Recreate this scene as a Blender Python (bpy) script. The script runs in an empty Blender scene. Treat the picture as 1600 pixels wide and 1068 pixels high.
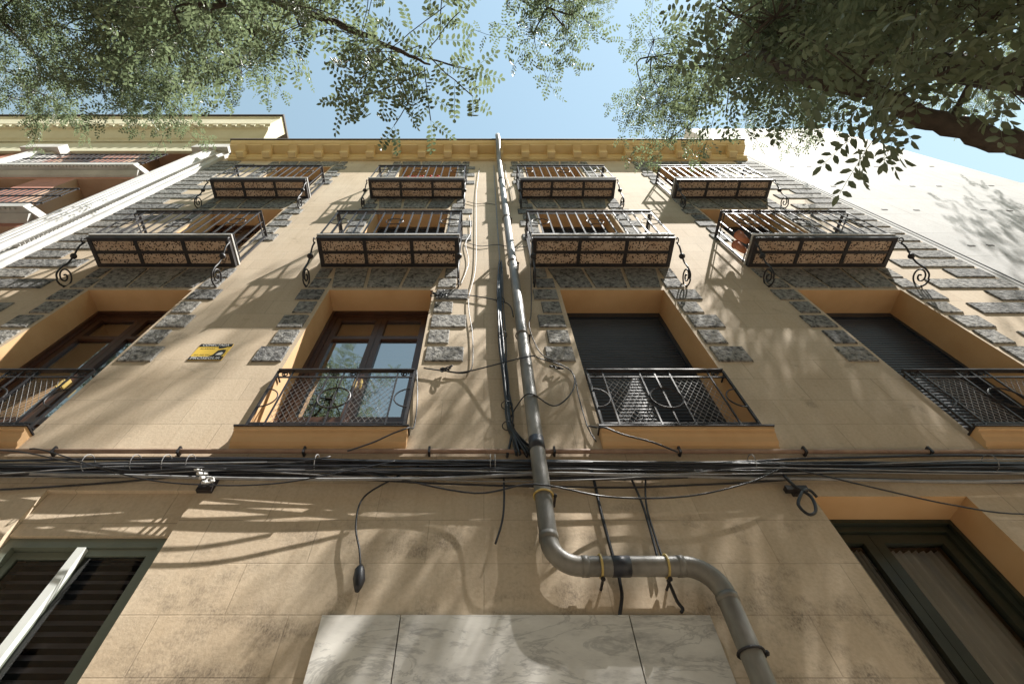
import bpy, math, random
import numpy as np
from mathutils import Vector, Matrix
random.seed(7); RNG = np.random.default_rng(11)
S = bpy.context.scene
COL = S.collection
# ---------------------------------------------------------------- camera / sky / sun / exposure
# eye 1.6 m above the pavement: z = 0 is eye height, the pavement is z = -1.6
cd = bpy.data.cameras.new('camera'); cam = bpy.data.objects.new('camera', cd); COL.objects.link(cam)
cd.sensor_width = 36; cd.lens = 790 / 1600 * 36; cd.shift_x = 44 / 1600
cd.clip_start = 0.05; cd.clip_end = 2000
TH = math.atan(484 / 790)
cam.rotation_euler = (math.pi - TH, 0, 0)
S.camera = cam
SUN = Vector((1.85, -1.0, 4.0)).normalized()
w = bpy.data.worlds.new('World'); S.world = w; w.use_nodes = True
nt = w.node_tree; sky = nt.nodes.new('ShaderNodeTexSky'); sky.sky_type = 'NISHITA'; sky.sun_disc = False
sky.sun_elevation = math.asin(SUN.z); sky.sun_rotation = math.atan2(SUN.x, SUN.y)
sky.air_density = 3.6; sky.dust_density = 0.1; sky.ozone_density = 1.2
bg = nt.nodes['Background']; bg.inputs[1].default_value = 0.056
nt.links.new(sky.outputs[0], bg.inputs[0])
sl = bpy.data.lights.new('sun', 'SUN'); sl.energy = 5.0; sl.angle = math.radians(0.5); sl.color = (1, .96, .90)
so = bpy.data.objects.new('sun', sl); COL.objects.link(so); so.rotation_euler = SUN.to_track_quat('Z', 'Y').to_euler()
so.location = SUN * 40
S.view_settings.view_transform = 'Standard'; S.view_settings.look = 'None'
S.view_settings.exposure = 1.46; S.view_settings.gamma = 1

# ---------------------------------------------------------------- materials
def mat(name, col=(.5, .5, .5), rough=.8, metal=0, spec=.5):
    m = bpy.data.materials.new(name); m.use_nodes = True
    p = m.node_tree.nodes['Principled BSDF']
    p.inputs['Base Color'].default_value = (*col, 1); p.inputs['Roughness'].default_value = rough
    p.inputs['Metallic'].default_value = metal; p.inputs['Specular IOR Level'].default_value = spec
    return m, m.node_tree, p
def N(t, typ, **kw):
    n = t.nodes.new(typ)
    for k, v in kw.items():
        if k in n.inputs: n.inputs[k].default_value = v
        else: setattr(n, k, v)
    return n
def ramp(t, src, stops):
    r = t.nodes.new('ShaderNodeValToRGB'); t.links.new(src, r.inputs[0]); e = r.color_ramp.elements
    while len(e) < len(stops): e.new(.5)
    for i, (p, c) in enumerate(stops):
        e[i].position = p; e[i].color = (*c, 1) if len(c) == 3 else c
    return r.outputs[0]
def mix(t, a, b, f, mode='MIX'):
    n = t.nodes.new('ShaderNodeMix'); n.data_type = 'RGBA'; n.blend_type = mode
    for s, v in ((n.inputs['Factor'], f), (n.inputs['A'], a), (n.inputs['B'], b)):
        if hasattr(v, 'is_linked'): t.links.new(v, s)
        elif isinstance(v, (int, float)): s.default_value = v
        else: s.default_value = (*v, 1)
    return n.outputs['Result']
def bump(t, p, h, strength=.3, dist=.01):
    b = t.nodes.new('ShaderNodeBump'); b.inputs['Strength'].default_value = strength; b.inputs['Distance'].default_value = dist
    t.links.new(h, b.inputs['Height']); t.links.new(b.outputs[0], p.inputs['Normal'])
def coords(t, scale=(1, 1, 1)):
    c = t.nodes.new('ShaderNodeTexCoord'); m = t.nodes.new('ShaderNodeMapping'); m.inputs['Scale'].default_value = scale
    t.links.new(c.outputs['Object'], m.inputs[0]); return m.outputs[0]
def noise(t, vec, scale, detail=4, rough=.6):
    n = N(t, 'ShaderNodeTexNoise', Scale=scale, Detail=detail, Roughness=rough); t.links.new(vec, n.inputs['Vector']); return n.outputs['Fac']
def noisy(name, c1, c2, scale=6, rough=.8, bs=.2, bd=.004, bscale=60, metal=0, spec=.5, stretch=(1, 1, 1)):
    m, t, p = mat(name, c1, rough, metal, spec); v = coords(t, stretch)
    t.links.new(ramp(t, noise(t, v, scale), [(.3, c1), (.7, c2)]), p.inputs['Base Color'])
    if bs: bump(t, p, noise(t, v, bscale), bs, bd)
    return m
def wall_mat(name, c1, c2, bw, bh, dirt=True, line=.35, mortar=.004):
    m, t, p = mat(name, c1, .9, 0, .25); v = coords(t)
    base = ramp(t, noise(t, v, 1.3, 6), [(.3, c1), (.72, c2)])
    fine = noise(t, v, 45, 5); base = mix(t, base, ramp(t, fine, [(.25, (.72, .70, .68)), (.6, (1, 1, 1))]), .5, 'MULTIPLY')
    sx = t.nodes.new('ShaderNodeSeparateXYZ'); t.links.new(v, sx.inputs[0])
    cx = t.nodes.new('ShaderNodeCombineXYZ'); t.links.new(sx.outputs[0], cx.inputs[0]); t.links.new(sx.outputs[2], cx.inputs[1])
    br = N(t, 'ShaderNodeTexBrick', Scale=1.0); br.offset = .5
    br.inputs['Brick Width'].default_value = bw; br.inputs['Row Height'].default_value = bh
    br.inputs['Mortar Size'].default_value = mortar; br.inputs['Mortar Smooth'].default_value = .3
    t.links.new(cx.outputs[0], br.inputs['Vector'])
    gate = ramp(t, noise(t, v, 2.2, 3), [(.35, (.25,) * 3), (.65, (1, 1, 1))])
    lf = N(t, 'ShaderNodeMath', operation='MULTIPLY'); t.links.new(br.outputs['Fac'], lf.inputs[0]); t.links.new(gate, lf.inputs[1])
    lf2 = N(t, 'ShaderNodeMath', operation='MULTIPLY'); t.links.new(lf.outputs[0], lf2.inputs[0]); lf2.inputs[1].default_value = line
    br.inputs['Color1'].default_value = (.90, .90, .90, 1); br.inputs['Color2'].default_value = (1, 1, 1, 1); br.inputs['Mortar'].default_value = (.95, .95, .95, 1)
    base = mix(t, base, br.outputs['Color'], .8, 'MULTIPLY')
    drip = ramp(t, noise(t, coords(t, (9, 9, .45)), 1.6, 6, .65), [(.34, (.66, .60, .54)), (.56, (1, 1, 1))]); base = mix(t, base, drip, .2, 'MULTIPLY')
    base = mix(t, base, (.07, .05, .035), lf2.outputs[0])
    if dirt:   # sooty blotches, thick on the ground floor, faint drips above
        vs = coords(t, (1.5, 1.5, 1.9)); d = noise(t, vs, 2.0, 9, .68)
        zr = N(t, 'ShaderNodeMapRange'); t.links.new(sx.outputs[2], zr.inputs[0])
        zr.inputs[1].default_value = .6; zr.inputs[2].default_value = 2.5; zr.inputs[3].default_value = .21; zr.inputs[4].default_value = 0
        ad = N(t, 'ShaderNodeMath', operation='ADD'); t.links.new(d, ad.inputs[0]); t.links.new(zr.outputs[0], ad.inputs[1])
        sp = N(t, 'ShaderNodeMath', operation='MULTIPLY'); t.links.new(ramp(t, ad.outputs[0], [(.60, (0, 0, 0)), (.80, (.85,) * 3)]), sp.inputs[0])
        t.links.new(ramp(t, noise(t, coords(t, (30, 30, 16)), 3, 5, .7), [(.4, (.25,) * 3), (.62, (1, 1, 1))]), sp.inputs[1])
        base = mix(t, base, (.07, .055, .045), sp.outputs[0])
    t.links.new(base, p.inputs['Base Color'])
    h = N(t, 'ShaderNodeMath', operation='SUBTRACT'); t.links.new(fine, h.inputs[0]); t.links.new(br.outputs['Fac'], h.inputs[1])
    bump(t, p, h.outputs[0], .35, .004)
    return m
M = {}
M['stucco'] = wall_mat('stucco', (.56, .445, .315), (.63, .525, .395), .68, .302)
M['ochre'] = noisy('ochre', (.55, .34, .165), (.62, .405, .215), 3, .85, .15)
M['cornice'] = noisy('cornice_ochre', (.66, .50, .25), (.74, .58, .33), 2, .85, .15)
M['white_wall'] = wall_mat('white_wall', (.54, .537, .53), (.63, .626, .615), 2.4, .93, dirt=False, line=.4, mortar=.008)
M['white'] = noisy('white', (.44, .435, .42), (.60, .595, .575), 2.5, .8, .15)
M['cream'] = noisy('cream', (.47, .455, .32), (.55, .535, .40), 2, .85, .15)
M['redbrick'] = noisy('redbrick', (.42, .17, .12), (.52, .24, .17), 8, .9, .3)
M['orange'] = noisy('orange', (.44, .28, .19), (.51, .34, .24), 3, .9, .15)
M['iron'] = noisy('iron', (.016, .017, .022), (.04, .035, .036), 25, .5, .3, .002, 140, spec=.3)
M['steel'] = noisy('rusty_iron', (.012, .014, .02), (.042, .034, .032), 9, .5, .3, .002, 90, spec=.3)
M['wood'] = noisy('wood', (.050, .020, .012), (.085, .036, .020), 5, .4, .2, .002, 60, stretch=(1, 1, .12))
M['shutter'] = noisy('shutter', (.020, .027, .040), (.034, .042, .058), 3, .36, .05, spec=.4)
M['alu'] = noisy('green_frame', (.13, .15, .12), (.17, .19, .15), 5, .45, .05)
M['alu_white'] = noisy('white_frame', (.62, .65, .62), (.70, .72, .70), 5, .4, .05)
M['darkgreen'] = noisy('dark_green_paint', (.018, .024, .017), (.035, .042, .03), 6, .35, .1)
M['blind'] = noisy('blind', (.72, .66, .50), (.78, .72, .56), 3, .8, .1)
M['curtain'] = noisy('curtain', (.62, .60, .53), (.7, .68, .6), 3, .9, .1)
M['dark'] = noisy('dark_room', (.012, .012, .014), (.02, .02, .022), 3, .9, 0)  # near-black backing: the dark of unlit rooms put into the colour
M['louver'] = noisy('louver', (.20, .20, .25), (.28, .28, .33), 3, .5, 0)
M['black'] = noisy('black_rubber', (.010, .011, .015), (.022, .022, .028), 12, .45, .1)
M['grey_cable'] = noisy('grey_cable', (.18, .18, .19), (.3, .3, .3), 9, .5, .1)
M['conduit'] = noisy('conduit', (.22, .13, .09), (.36, .24, .17), 7, .7, .2)
M['pipe'] = noisy('pipe', (.085, .08, .072), (.29, .275, .245), 4.5, .45, .3, .004, 40, stretch=(1, 1, .45))
M['tape'] = noisy('tape', (.015, .018, .028), (.03, .033, .045), 8, .45, .1)
M['brass'] = noisy('brass', (.42, .30, .08), (.5, .38, .14), 20, .5, .2)
M['terracotta'] = noisy('terracotta_pot', (.42, .14, .07), (.5, .2, .1), 6, .8, .2)
M['flower'] = noisy('flower', (.45, .03, .03), (.6, .08, .06), 30, .7, 0)
M['yellow'] = noisy('sign_yellow', (.72, .48, .06), (.78, .54, .09), 5, .5, 0)
M['sign_black'] = noisy('sign_black', (.012, .012, .012), (.02, .02, .02), 5, .5, 0)
M['sign_white'] = noisy('sign_white', (.75, .74, .70), (.8, .79, .75), 5, .5, 0)
M['siding'] = noisy('pink_siding', (.48, .36, .37), (.55, .43, .43), 4, .7, .1)
M['roof'] = noisy('roof_edge', (.04, .035, .035), (.07, .06, .055), 8, .8, .2)
M['asphalt'] = noisy('asphalt', (.045, .045, .047), (.07, .07, .07), 4, .9, .4, .006, 120)
M['bark'] = noisy('bark', (.035, .026, .02), (.085, .065, .05), 9, .95, 1.0, .02, 26, stretch=(1, 1, .4))
def stone_mat():
    m, t, p = mat('rough_stone', (.2, .2, .2), .9, 0, .2); v = coords(t)
    g = t.nodes.new('ShaderNodeNewGeometry'); v = g.outputs['Position']
    n = noise(t, v, 25, 4, .6)
    t.links.new(ramp(t, n, [(.36, (.07, .07, .071)), (.47, (.21, .208, .202)), (.68, (.36, .355, .34))]), p.inputs['Base Color'])
    oi = t.nodes.new('ShaderNodeObjectInfo'); old = p.inputs['Base Color'].links[0].from_socket
    tone = ramp(t, oi.outputs['Random'], [(0, (.70, .70, .71)), (.5, (.95, .94, .92)), (1, (1.0, .97, .92))])
    t.links.new(mix(t, old, tone, 1.0, 'MULTIPLY'), p.inputs['Base Color'])
    bump(t, p, n, .9, .02); return m
M['stone'] = stone_mat()
def tile_mat():
    m, t, p = mat('porous_tile', (.3, .17, .1), .9, 0, .2)
    g = t.nodes.new('ShaderNodeNewGeometry'); v = g.outputs['Position']
    vo = N(t, 'ShaderNodeTexVoronoi', Scale=42.0); t.links.new(v, vo.inputs['Vector'])
    big = noise(t, v, 5, 4); n2 = noise(t, v, 40, 4, .7)
    base = ramp(t, big, [(.3, (.41, .285, .195)), (.7, (.56, .435, .33))])
    pit = N(t, 'ShaderNodeMath', operation='ADD'); t.links.new(vo.outputs['Distance'], pit.inputs[0]); t.links.new(n2, pit.inputs[1])
    c = mix(t, base, (.03, .02, .018), ramp(t, pit.outputs[0], [(.80, (1, 1, 1)), (.93, (0, 0, 0))]))
    t.links.new(c, p.inputs['Base Color']); bump(t, p, pit.outputs[0], .5, .01); return m
M['tile'] = tile_mat()
def marble_mat():
    m, t, p = mat('marble', (.6, .6, .58), .35); v = coords(t)
    mp = t.nodes.new('ShaderNodeMapping'); mp.inputs['Rotation'].default_value = (0, .7, 0); mp.inputs['Scale'].default_value = (1.2, 1, 3.4)
    t.links.new(v, mp.inputs[0]); n = noise(t, mp.outputs[0], 2.2, 12, .7)
    d = N(t, 'ShaderNodeTexNoise', Scale=1.6, Detail=8, Roughness=.62, Distortion=1.6); t.links.new(mp.outputs[0], d.inputs['Vector'])
    ab = N(t, 'ShaderNodeMath', operation='SUBTRACT'); t.links.new(d.outputs['Fac'], ab.inputs[0]); ab.inputs[1].default_value = .5
    ab2 = N(t, 'ShaderNodeMath', operation='ABSOLUTE'); t.links.new(ab.outputs[0], ab2.inputs[0])
    body = ramp(t, n, [(.32, (.36, .35, .335)), (.46, (.62, .60, .56)), (.7, (.76, .74, .69))])
    t.links.new(mix(t, (.13, .13, .135), body, ramp(t, ab2.outputs[0], [(.0, (.62,) * 3), (.03, (1, 1, 1))])), p.inputs['Base Color'])
    return m
M['marble'] = marble_mat()
def paving_mat():
    m, t, p = mat('paving', (.35, .33, .3), .9); v = coords(t)
    br = N(t, 'ShaderNodeTexBrick', Scale=1.0); br.inputs['Brick Width'].default_value = .4; br.inputs['Row Height'].default_value = .4; br.inputs['Mortar Size'].default_value = .006
    br.inputs['Color1'].default_value = (.25, .21, .155, 1); br.inputs['Color2'].default_value = (.29, .245, .185, 1); br.inputs['Mortar'].default_value = (.12, .11, .1, 1)
    t.links.new(v, br.inputs['Vector']); t.links.new(br.outputs['Color'], p.inputs['Base Color']); return m
M['paving'] = paving_mat()
def glass_mat(ior, tint):
    m = bpy.data.materials.new('glass'); m.use_nodes = True; t = m.node_tree
    for n in list(t.nodes):
        if n.type != 'OUTPUT_MATERIAL': t.nodes.remove(n)
    out = [n for n in t.nodes if n.type == 'OUTPUT_MATERIAL'][0]
    tr = t.nodes.new('ShaderNodeBsdfTransparent'); tr.inputs[0].default_value = (tint, tint, tint, 1)
    gl = t.nodes.new('ShaderNodeBsdfGlossy'); gl.inputs['Roughness'].default_value = .015; gl.inputs[0].default_value = (1, 1, 1, 1)
    fr = t.nodes.new('ShaderNodeFresnel'); fr.inputs[0].default_value = ior
    mx = t.nodes.new('ShaderNodeMixShader'); t.links.new(fr.outputs[0], mx.inputs[0]); t.links.new(tr.outputs[0], mx.inputs[1]); t.links.new(gl.outputs[0], mx.inputs[2])
    t.links.new(mx.outputs[0], out.inputs[0]); return m
M['glass'] = glass_mat(4.2, .83); M['glass_plain'] = glass_mat(1.45, .88)
def leaf_mat(name, c1, c2, trans):
    m, t, p = mat(name, c1, .45, 0, .4)
    g = t.nodes.new('ShaderNodeNewGeometry'); n = noise(t, g.outputs['Position'], 1.7, 3)
    r = N(t, 'ShaderNodeMath', operation='ADD'); t.links.new(n, r.inputs[0])
    r2 = N(t, 'ShaderNodeMath', operation='MULTIPLY_ADD'); t.links.new(g.outputs['Random Per Island'], r2.inputs[0]); r2.inputs[1].default_value = .5; r2.inputs[2].default_value = -.25
    t.links.new(r2.outputs[0], r.inputs[1])
    c = ramp(t, r.outputs[0], [(.3, c1), (.75, c2)]); t.links.new(c, p.inputs['Base Color'])
    tl = t.nodes.new('ShaderNodeBsdfTranslucent'); t.links.new(mix(t, c, (.42, .54, .27), .35), tl.inputs[0])
    mx = t.nodes.new('ShaderNodeMixShader'); mx.inputs[0].default_value = trans
    out = [n for n in t.nodes if n.type == 'OUTPUT_MATERIAL'][0]
    t.links.new(p.outputs[0], mx.inputs[1]); t.links.new(tl.outputs[0], mx.inputs[2]); t.links.new(mx.outputs[0], out.inputs[0]); return m
M['leaf'] = leaf_mat('leaf', (.048, .068, .04), (.155, .185, .11), .36)
M['leaf_dark'] = leaf_mat('leaf_dark', (.075, .092, .055), (.15, .17, .105), .36)

# ---------------------------------------------------------------- helpers
class MB:
    def __init__(s): s.v = []; s.f = []
    def add(s, vs, fs):
        o = len(s.v); s.v += [tuple(v) for v in vs]; s.f += [tuple(i + o for i in f) for f in fs]; return s
    def box(s, x0, x1, y0, y1, z0, z1):
        return s.add([(x0, y0, z0), (x1, y0, z0), (x1, y1, z0), (x0, y1, z0), (x0, y0, z1), (x1, y0, z1), (x1, y1, z1), (x0, y1, z1)],
                     [(3, 2, 1, 0), (4, 5, 6, 7), (0, 1, 5, 4), (1, 2, 6, 5), (2, 3, 7, 6), (3, 0, 4, 7)])
    def tube(s, pts, r, n=6, closed=False):
        pts = [Vector(p) for p in pts]; L = len(pts); rs = r if isinstance(r, (list, tuple)) else [r] * L
        vs = []; up = Vector((.123, .456, .88)).normalized(); a = None
        for i, p in enumerate(pts):
            d = (pts[(i + 1) % L] - pts[i - 1]) if closed else (pts[min(i + 1, L - 1)] - pts[max(i - 1, 0)])
            d.normalize()
            if a is None:
                a = d.cross(up)
                if a.length < .1: a = d.cross(Vector((1, 0, 0)))
            a = (a - d * a.dot(d)).normalized(); b = d.cross(a)
            for k in range(n):
                t = 2 * math.pi * k / n; vs.append(p + (a * math.cos(t) + b * math.sin(t)) * rs[i])
        fs = []
        for i in range(L if closed else L - 1):
            j = (i + 1) % L
            for k in range(n): fs.append((i * n + k, i * n + (k + 1) % n, j * n + (k + 1) % n, j * n + k))
        if not closed: fs += [tuple(range(n))[::-1], tuple((L - 1) * n + k for k in range(n))]
        return s.add(vs, fs)
    def ring(s, c, R, r, ax='y', n=24, a0=0, a1=2 * math.pi, m=6):
        full = abs(a1 - a0 - 2 * math.pi) < 1e-6; P = []
        for i in range(n if full else n + 1):
            t = a0 + (a1 - a0) * i / n
            if ax == 'y': P.append((c[0] + R * math.cos(t), c[1], c[2] + R * math.sin(t)))
            elif ax == 'x': P.append((c[0], c[1] + R * math.cos(t), c[2] + R * math.sin(t)))
            else: P.append((c[0] + R * math.cos(t), c[1] + R * math.sin(t), c[2]))
        return s.tube(P, r, m, full)
    def ball(s, c, r, n=10):
        vs = []; fs = []
        for i in range(1, n // 2):
            for k in range(n):
                th = math.pi * i / (n // 2); ph = 2 * math.pi * k / n
                vs.append((c[0] + r * math.sin(th) * math.cos(ph), c[1] + r * math.sin(th) * math.sin(ph), c[2] + r * math.cos(th)))
        R = n // 2 - 1
        for i in range(R - 1):
            for k in range(n): fs.append((i * n + k, (i + 1) * n + k, (i + 1) * n + (k + 1) % n, i * n + (k + 1) % n))
        vs += [(c[0], c[1], c[2] + r), (c[0], c[1], c[2] - r)]
        for k in range(n):
            fs.append((R * n, k, (k + 1) % n)); fs.append((R * n + 1, (R - 1) * n + (k + 1) % n, (R - 1) * n + k))
        return s.add(vs, fs)
    def prof_x(s, prof, x0, x1):          # closed (y, z) profile swept along x
        n = len(prof); vs = [(x0, y, z) for y, z in prof] + [(x1, y, z) for y, z in prof]
        return s.add(vs, [(i, (i + 1) % n, n + (i + 1) % n, n + i) for i in range(n)] + [tuple(range(n))[::-1], tuple(range(n, 2 * n))])
    def mesh(s, name, m, smooth=False):
        me = bpy.data.meshes.new(name); me.from_pydata(s.v, [], s.f); me.update()
        if m: me.materials.append(M[m])
        if smooth: me.polygons.foreach_set('use_smooth', [True] * len(me.polygons))
        return me
def link(name, me, parent=None, loc=(0, 0, 0)):
    o = bpy.data.objects.new(name, me); COL.objects.link(o)
    o.location = loc
    if parent:
        o.parent = parent
        p = Vector((0, 0, 0)); q = parent
        while q: p += q.location; q = q.parent
        o.location = Vector(loc) - p
    return o
def obj(name, mb, m, parent=None, smooth=False): return link(name, mb.mesh(name, m, smooth), parent)
def tag(o, label, cat, group=None):
    o['label'] = label; o['category'] = cat
    if group: o['group'] = group
    return o
def empty(name, loc, label, cat, group=None):
    o = bpy.data.objects.new(name, None); COL.objects.link(o); o.location = loc; o.empty_display_size = .2
    return tag(o, label, cat, group)
def spline(P, n=8):
    P = [Vector(p) for p in P]; out = []
    for i in range(len(P) - 1):
        p0 = P[max(i - 1, 0)]; p1 = P[i]; p2 = P[i + 1]; p3 = P[min(i + 2, len(P) - 1)]
        for k in range(n):
            t = k / n
            out.append(.5 * ((2 * p1) + (p2 - p0) * t + (2 * p0 - 5 * p1 + 4 * p2 - p3) * t * t + (3 * p1 - p0 - 3 * p2 + p3) * t ** 3))
    return out + [P[-1]]
def wall_mesh(x0, x1, z0, z1, y, holes, m, depth_default=.31):
    """flat wall sheet at y facing -y with rectangular holes"""
    xs = sorted({x0, x1, *[h[0] for h in holes], *[h[1] for h in holes]}); zs = sorted({z0, z1, *[h[2] for h in holes], *[h[3] for h in holes]})
    mb = MB()
    for i in range(len(xs) - 1):
        for j in range(len(zs) - 1):
            a, b, c, d = xs[i], xs[i + 1], zs[j], zs[j + 1]; mx, mz = (a + b) / 2, (c + d) / 2
            if any(h[0] < mx < h[1] and h[2] < mz < h[3] for h in holes): continue
            mb.add([(a, y, c), (b, y, c), (b, y, d), (a, y, d)], [(0, 1, 2, 3)])
    return mb
def reveal(x0, x1, z0, z1, y0, y1):
    mb = MB()
    mb.add([(x0, y0, z0), (x0, y1, z0), (x0, y1, z1), (x0, y0, z1)], [(0, 1, 2, 3)])
    mb.add([(x1, y0, z0), (x1, y0, z1), (x1, y1, z1), (x1, y1, z0)], [(0, 1, 2, 3)])
    mb.add([(x0, y0, z1), (x0, y1, z1), (x1, y1, z1), (x1, y0, z1)], [(0, 1, 2, 3)])
    mb.add([(x0, y0, z0), (x1, y0, z0), (x1, y1, z0), (x0, y1, z0)], [(0, 1, 2, 3)])
    return mb
WY = 2.6; GZ = -1.6

# ---------------------------------------------------------------- ground
def struct(name, mb, m):
    o = obj(name, mb, m); o['kind'] = 'structure'; return o
struct('road', MB().box(-150, 150, -150, -1.704, GZ - .6, GZ - .12), 'asphalt')
struct('ground', MB().box(-150, 150, 2.62, 150, GZ - .6, GZ - .05), 'asphalt')
struct('pavement', MB().box(-150, 150, -1.55, 2.6, GZ - .5, GZ), 'paving')
struct('kerb', MB().box(-150, 150, -1.70, -1.553, GZ - .5, GZ + .004), 'white')

# ---------------------------------------------------------------- the ochre apartment building
B = empty('apartment_building', (0, WY, GZ), 'ochre and cream apartment building with iron balconies and grey stone window surrounds', 'building')
XL, XR, ZT = -6.22, 6.38, 12.9
CX = [-4.06, -1.215, 1.515, 4.32]; HW = .615
FLOORS = [(2.89, 5.42), (6.18, 8.60), (9.32, 11.80)]
holes = [(c - HW, c + HW, a, b) for c in CX for a, b in FLOORS]
GL = (-2.91, -1.905, -.4, 2.355); GR = (2.16, 3.172, -.4, 2.304)
obj('wall', wall_mesh(XL, XR, GZ, ZT, WY, holes + [GL, GR], 'stucco'), 'stucco', B)
sh = MB()
sh.add([(XL, WY, GZ), (XL, 12, GZ), (XL, 12, ZT), (XL, WY, ZT)], [(0, 1, 2, 3)])
sh.add([(XR, WY, GZ), (XR, WY, ZT), (XR, 12, ZT), (XR, 12, GZ)], [(0, 1, 2, 3)])
sh.add([(XL, WY, ZT), (XL, 12, ZT), (XR, 12, ZT), (XR, WY, ZT)], [(0, 1, 2, 3)])
sh.add([(XL, 12, GZ), (XR, 12, GZ), (XR, 12, ZT), (XL, 12, ZT)], [(0, 1, 2, 3)])
obj('side_and_rear_wall', sh, 'stucco', B)
REV = .31
for h in holes: obj('window_reveal', reveal(*h, WY, WY + .5), 'ochre', B)
# rough stone blocks around every opening, flared lintel stones and corner quoins
cache = {}
def stone(x0, x1, z0, z1, parent=B, th=.015):
    k = (round(x1 - x0, 2), round(z1 - z0, 2))
    if k not in cache:
        a, b = k[0] / 2, k[1] / 2; e = .008
        mb = MB().add([(-a, 0, -b), (a, 0, -b), (a, 0, b), (-a, 0, b), (-a + e, -th, -b + e), (a - e, -th, -b + e), (a - e, -th, b - e), (-a + e, -th, b - e)],
                      [(4, 5, 6, 7), (0, 1, 5, 4), (1, 2, 6, 5), (2, 3, 7, 6), (3, 0, 4, 7)])
        cache[k] = mb.mesh('stone_block', 'stone')
    return link('stone_block', cache[k], parent, ((x0 + x1) / 2, WY - .001, (z0 + z1) / 2))
ROWH = .317
for fi, (a, b) in enumerate(FLOORS):
    for ci, c in enumerate(CX):
        for r in range(5):
            zt = b - .0 - r * ROWH; z0 = zt - .262
            wd = (.27, .21)[r % 2] if fi == 0 or True else .2
            wr = (.36, .205)[r % 2] if ci == 1 else (.31, .215)[r % 2]
            stone(c - HW - .045 - wd - random.uniform(0, .015), c - HW - .045, z0, zt - random.uniform(0, .012))
            stone(c + HW + .045, c + HW + .045 + wr + random.uniform(0, .015), z0, zt - random.uniform(0, .012))
        top = b + .62; bot = b + .055            # lintel: three flared stones with smaller ones outside
        if fi == 2: top = b + .50
        xb = [-.62, -.2, .215, .615]; xt = [-.715, -.25, .26, .715]; g = .022
        for k in range(3):
            mb = MB(); P = [(xb[k] + g, bot), (xb[k + 1] - g, bot), (xt[k + 1] - g, top), (xt[k] + g, top)]
            mb.add([(c + x, WY - .001, z) for x, z in P] + [(c + x * .992, WY - .017, z + (.006 if i < 2 else -.006)) for i, (x, z) in enumerate(P)],
                   [(4, 5, 6, 7), (0, 1, 5, 4), (1, 2, 6, 5), (2, 3, 7, 6), (3, 0, 4, 7)])
            obj('lintel_stone', mb, 'stone', B)
        for sgn in (-1, 1):
            for q, (za, zb, ww) in enumerate(((b + .055, b + .30, .22), (b + .34, top, .16))):
                e = (.66, .725)[q]
                xa, xc = c + sgn * e, c + sgn * (e + ww); stone(min(xa, xc), max(xa, xc), za, zb)
r = 0; z = 2.92
while z < 12.2:
    wl, wr = ((.95, .97), (.52, .5))[r % 2]
    stone(XL + .02, XL + wl, z, z + .255); stone(XR - wr, XR - .02, z, z + .255)
    z += ROWH; r += 1
# cornice with modillions
pr = [(WY, 12.44), (WY - .05, 12.44), (WY - .06, 12.50), (WY - .10, 12.53), (WY - .11, 12.70), (WY - .30, 12.72), (WY - .31, 12.77), (WY - .34, 12.79), (WY - .38, 12.86), (WY - .38, 12.90), (WY, 12.90)]
cor = obj('cornice', MB().prof_x(pr[::-1], -6.06, 6.24), 'cornice', B)
obj('roof_edge', MB().box(-6.10, 6.28, WY - .41, WY + .3, 12.905, 12.96), 'roof', B)
mod = MB().prof_x([(.0, -.03), (-.12, -.01), (-.14, .04), (-.11, .09), (-.15, .14), (-.24, .17), (-.24, .205), (0, .205)][::-1], -.09, .09)
mod.prof_x([(0, .206), (-.255, .206), (-.255, .228), (0, .228)][::-1], -.115, .115)
mm = mod.mesh('modillion', 'cornice')
for i in range(20): link('modillion', mm, cor, (-5.75 + i * .612, WY - .07, 12.465))
# marble slabs over the shop door
for a, b in ((-.835, -.432), (-.426, .747), (.753, 1.168)):
    obj('marble_slab', MB().box(a, b, WY - .035, WY + .002, .6, 1.492 + random.uniform(-.002, .002)), 'marble', B)

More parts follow.
